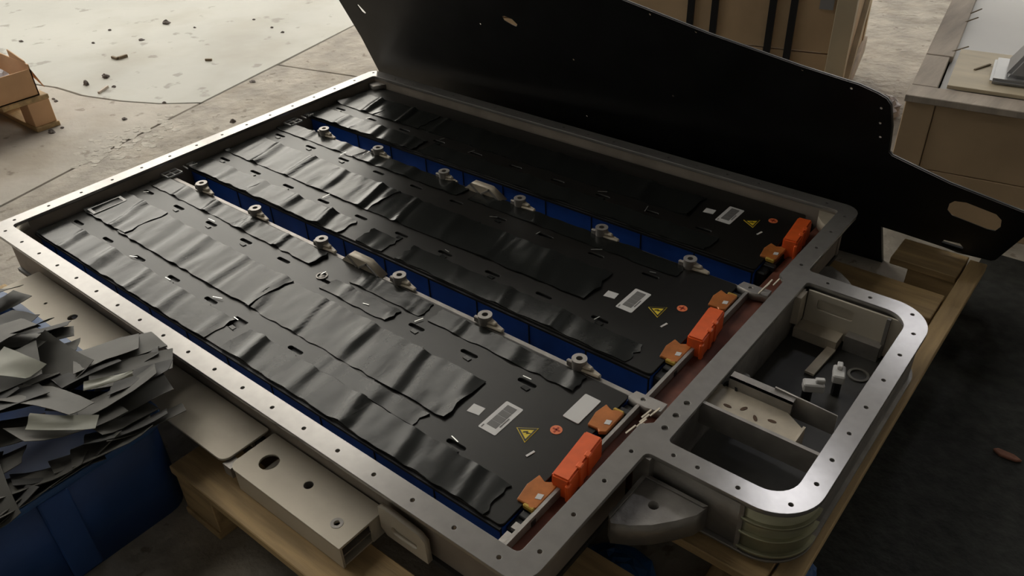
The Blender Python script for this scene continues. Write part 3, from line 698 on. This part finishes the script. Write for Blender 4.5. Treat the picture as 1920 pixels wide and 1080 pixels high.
T = frame((1.785, 2.03, FZ), math.radians(8.8))
c2 = thing('wooden_crate', 'low plywood crate with a grey sheet top and a grey casting on it', 'crate', (1.785, 2.03, FZ))
W2, D2, H2 = 1.25, 1.35, .43
link('front_batten', MB().box(0, .085, -.004, .02, 0, H2 - .022, T).mesh(bevel=.002), 'ply', c2)
for k, (a, b) in enumerate(((.0, .19), (.192, .406))):
    link('front_board', MB().box(.087, W2, .0, .02, a, b, T).mesh(bevel=.002), 'ply', c2)
for k in range(5):
    y0 = .02 + k * .266
    link('side_board', MB().box(.0, .02, y0, y0 + .264, 0, H2 - .022, T).mesh(bevel=.0015), 'ply', c2)
link('back_board', MB().box(0, W2, D2 - .02, D2, 0, H2 - .022, T).mesh(), 'ply', c2)
link('side_board', MB().box(W2 - .02, W2, .02, D2 - .02, 0, H2 - .022, T).mesh(), 'ply', c2)
link('top_sheet', MB().box(.08, W2 - .01, .08, D2 - .01, H2 - .03, H2 - .018, T).mesh(), 'lavender', c2)
link('top_front_board', MB().box(-.005, W2, -.012, .085, H2 - .022, H2, T).mesh(bevel=.002), 'wood_grey', c2)
link('top_edge_board', MB().box(.0, .075, .087, .39, H2 - .020, H2 + .001, T).mesh(bevel=.002), 'wood_grey', c2)
link('top_edge_board', MB().box(.0, .085, .394, D2, H2 - .020, H2 + .003, T).mesh(bevel=.002), 'wood_grey', c2)
for k in (0, 3, 4):
    link('splinter', MB().bar(T @ Vector((.075 + .01 * hashn(k, 2), .45 + .12 * k, H2 + .002)), T @ Vector((.115 + .02 * hashn(k, 4), .50 + .12 * k, H2 + .01)), .004, .003).mesh(), 'stick', c2)
o = link('plywood_sheet', MB().box(.0, .34, .0, .37, 0, .012, frame((1.785, 2.03, FZ), math.radians(8.8)) @ Matrix.Translation((.10, .09, H2 - .0005))).mesh(bevel=.001), 'ply_pale', None, (2.0, 2.3, FZ + H2))
tag(o, 'pale bare plywood offcut lying on the low crate', 'board')
o = link('wood_splinter', MB().bar(T @ Vector((.16, .26, H2 + .013)), T @ Vector((.20, .33, H2 + .014)), .006, .005).mesh(), 'stick', None, tuple(T @ Vector((.18, .3, H2 + .01))))
tag(o, 'dark wood splinter on the pale plywood offcut', 'splinter')
mc = thing('machine_casting', 'grey painted casting with a flanged foot, standing on the low crate', 'machine part', tuple(T @ Vector((.42, .28, H2))))
TM = T @ Matrix.Translation((.375, .25, H2 + .012))
link('foot', MB().box(-.165, .20, -.10, .12, 0, .018, TM).mesh(bevel=.008, seg=2), 'machine', mc)
bd = MB(); bd.add([TM @ Vector(v) for v in ((-.13, -.08, .018), (.18, -.08, .018), (.18, .10, .018), (-.13, .10, .018), (-.02, -.03, .22), (.18, -.03, .22), (.18, .08, .22), (-.02, .08, .22))],
       [(0, 3, 2, 1), (4, 5, 6, 7), (0, 1, 5, 4), (1, 2, 6, 5), (2, 3, 7, 6), (3, 0, 4, 7)])
link('body', bd.mesh(bevel=.012, seg=2), 'machine', mc)
link('cap', MB().tube(.09, .03, .22, .25, .05, n=20, T=TM).mesh(True), 'alu_dark', mc)
bg = at_z(1692, 222, FZ)
tag(link('plastic_bag', lump(bg.x - .09, bg.y + .02, FZ, .07, .09, .07, 9), 'bag', None, (bg.x, bg.y, FZ)), 'crumpled white plastic bag on the floor between the crates', 'plastic bag')

# ================================================================== cardboard box on a pallet at the side
p2 = thing('pallet', 'small pine pallet under the open cardboard box', 'pallet', (-1.75, .25, FZ))
px0, px1, py0, py1 = -2.15, -1.40, -.25, .755
for k in range(4):
    a = py0 + k * .268; link('deck_board', MB().box(px0, px1, a, a + .20, FZ + .125, FZ + .145).mesh(bevel=.002), 'wood', p2)
for y in (py1 - .10, .24, py0):
    for x in (px1 - .10, -1.8, px0):
        link('block', MB().box(x, x + .10, y, y + .095, FZ + .02, FZ + .125).mesh(bevel=.002), 'card', p2)
    link('bottom_board', MB().box(px0, px1 + .012, y - .004, y + .10, FZ, FZ + .02).mesh(bevel=.002), 'wood', p2)
bxx = thing('cardboard_box', 'open brown cardboard box of plastic bags on the small pallet', 'cardboard box', (-1.7, .3, FZ + .145))
z0, z1 = FZ + .145, FZ + .262; qx0, qx1, qy0, qy1 = -1.95, -1.415, -.10, .725
link('front_side', wm(qx1 - .005, qx1, qy0, qy1, z0, z1), 'card', bxx)
link('back_side', wm(qx0, qx0 + .005, qy0, qy1, z0, z1 + .03), 'card', bxx)
link('end_side', wm(qx0, qx1, qy1 - .005, qy1, z0, z1 + .02), 'card', bxx)
link('end_side', wm(qx0, qx1, qy0, qy0 + .005, z0, z1), 'card', bxx)
link('bottom', wm(qx0, qx1, qy0, qy1, z0, z0 + .005), 'card', bxx)
link('flap', MB().add([(qx1 - .16, qy1, z1 + .02), (qx1, qy1, z1), (qx1 + .005, qy1 + .03, z1 - .09), (qx1 - .01, qy1 + .03, z1 - .09)], [(0, 1, 2, 3)]).mesh(), 'card', bxx)
link('end_flap', MB().prism([(qx1 - .17, z1 - .01), (qx1 - .002, z1 - .01), (qx1 - .03, z1 + .03), (qx1 - .17, z1 + .055)], 0, .004, Matrix.Translation((0, qy1, 0)) @ Matrix.Rotation(math.pi / 2, 4, 'X')).mesh(), 'card', bxx)
for k, (x, y, r) in enumerate(((-1.55, .60, .08), (-1.76, .50, .09), (-1.54, .42, .075), (-1.62, .22, .10))):
    tag(link('plastic_bag', lump(x, y, z0 + .02, r, r, .12 - .01 * k, 30 + k, rough=.5), 'bag_purple' if k % 2 else 'bag', None, (x, y, z0 + .02)),
        ('crumpled white bag' if k % 2 == 0 else 'dark mauve crumpled bag') + ' inside the open cardboard box', 'plastic bag', 'bags in the cardboard box')

# ================================================================== floor mat and litter
o = link('rubber_mat', MB().box(2.138, 4.2, -1.4, 1.98, FZ, FZ + .006).mesh(), 'mat_black', None, (3, .3, FZ)); tag(o, 'large black rubber mat on the floor beside the pallet', 'mat')
q = at_z(1885, 855, FZ + .006); T = Matrix.Translation((q.x, q.y, FZ + .006)) @ Matrix.Rotation(.1, 4, 'Z')
tag(link('wood_chip', MB().prism([(-.028, .004), (-.012, -.010), (.022, -.011), (.034, -.004), (.016, .008), (-.018, .012)], 0, .008, T).mesh(bevel=.002), 'rust', None, (q.x, q.y, FZ + .006)), 'reddish brown chip on the black rubber mat', 'chip')
def stone(px, py, r, label, h=.6, m='stone'):
    q = at_z(px, py, FZ); tag(link('stone_chip', lump(q.x, q.y, FZ, r, r * .75, r * h, px, 9, .7), m, None, (q.x, q.y, FZ)), label, 'stone')
def stick(px, py, qx, qy, wd, label, m='stick'):
    a, b = at_z(px, py, FZ + wd / 2), at_z(qx, qy, FZ + wd / 2)
    tag(link('wood_sliver', MB().bar(a, b, wd, wd).mesh(), m, None, tuple((a + b) / 2)), label, 'sliver')
stone(313, 44, .026, 'largest dark stone chip out on the smooth pale concrete', .8)
stone(265, 75, .02, 'flat dark chip on the smooth pale concrete', .4)
stone(198, 145, .022, 'dark stone chip above the crack, beside a thin sliver', .8)
stone(162, 159, .018, 'small upright chip just above the crack', 1.2)
stone(437, 229, .016, 'brown chip on the rough concrete by the tray flange', .9)
stone(97, 248, .020, 'grey pebble beside the small pallet', .7)
stone(474, 153, .020, 'brown flake beside the straight floor joint', .3)
for (x, y, r) in ((175, 81, .012), (206, 57, .012), (214, 163, .012), (365, 52, .010), (476, 37, .010), (510, 52, .012), (105, 190, .012), (117, 240, .010), (285, 317, .010), (100, 186, .010), (233, 224, .014), (308, 193, .012), (40, 78, .014), (530, 61, .012)):
    stone(x, y, r, 'tiny grit speck scattered on the concrete floor', .6)
for o in bpy.data.objects:
    if o.get('label') == 'tiny grit speck scattered on the concrete floor': o['group'] = 'grit on the floor'
stick(185, 174, 202, 162, .010, 'thin pale sliver lying above the crack', 'wood_grey')
stick(210, 107, 220, 110, .012, 'bent wood sliver on the smooth concrete')
stick(222, 109, 238, 104, .014, 'longer bent wood sliver on the smooth concrete')
stick(385, 112, 397, 112, .010, 'straight brown sliver lying alone on the smooth concrete')
# blue bags squashed under the pallet edge
q = at_z(1145, 1075, FZ + .05)
tag(link('plastic_bag', lump(q.x, q.y, FZ, .10, .09, .075, 77), 'bluebag', None, (q.x, q.y, FZ)), 'crumpled blue plastic bag under the tray corner', 'plastic bag')
q = at_z(1492, 1062, FZ + .03)
tag(link('plastic_bag', lump(q.x, q.y, FZ, .04, .05, .05, 78), 'bluebag', None, (q.x, q.y, FZ)), 'small blue bag corner under the extension frame', 'plastic bag')
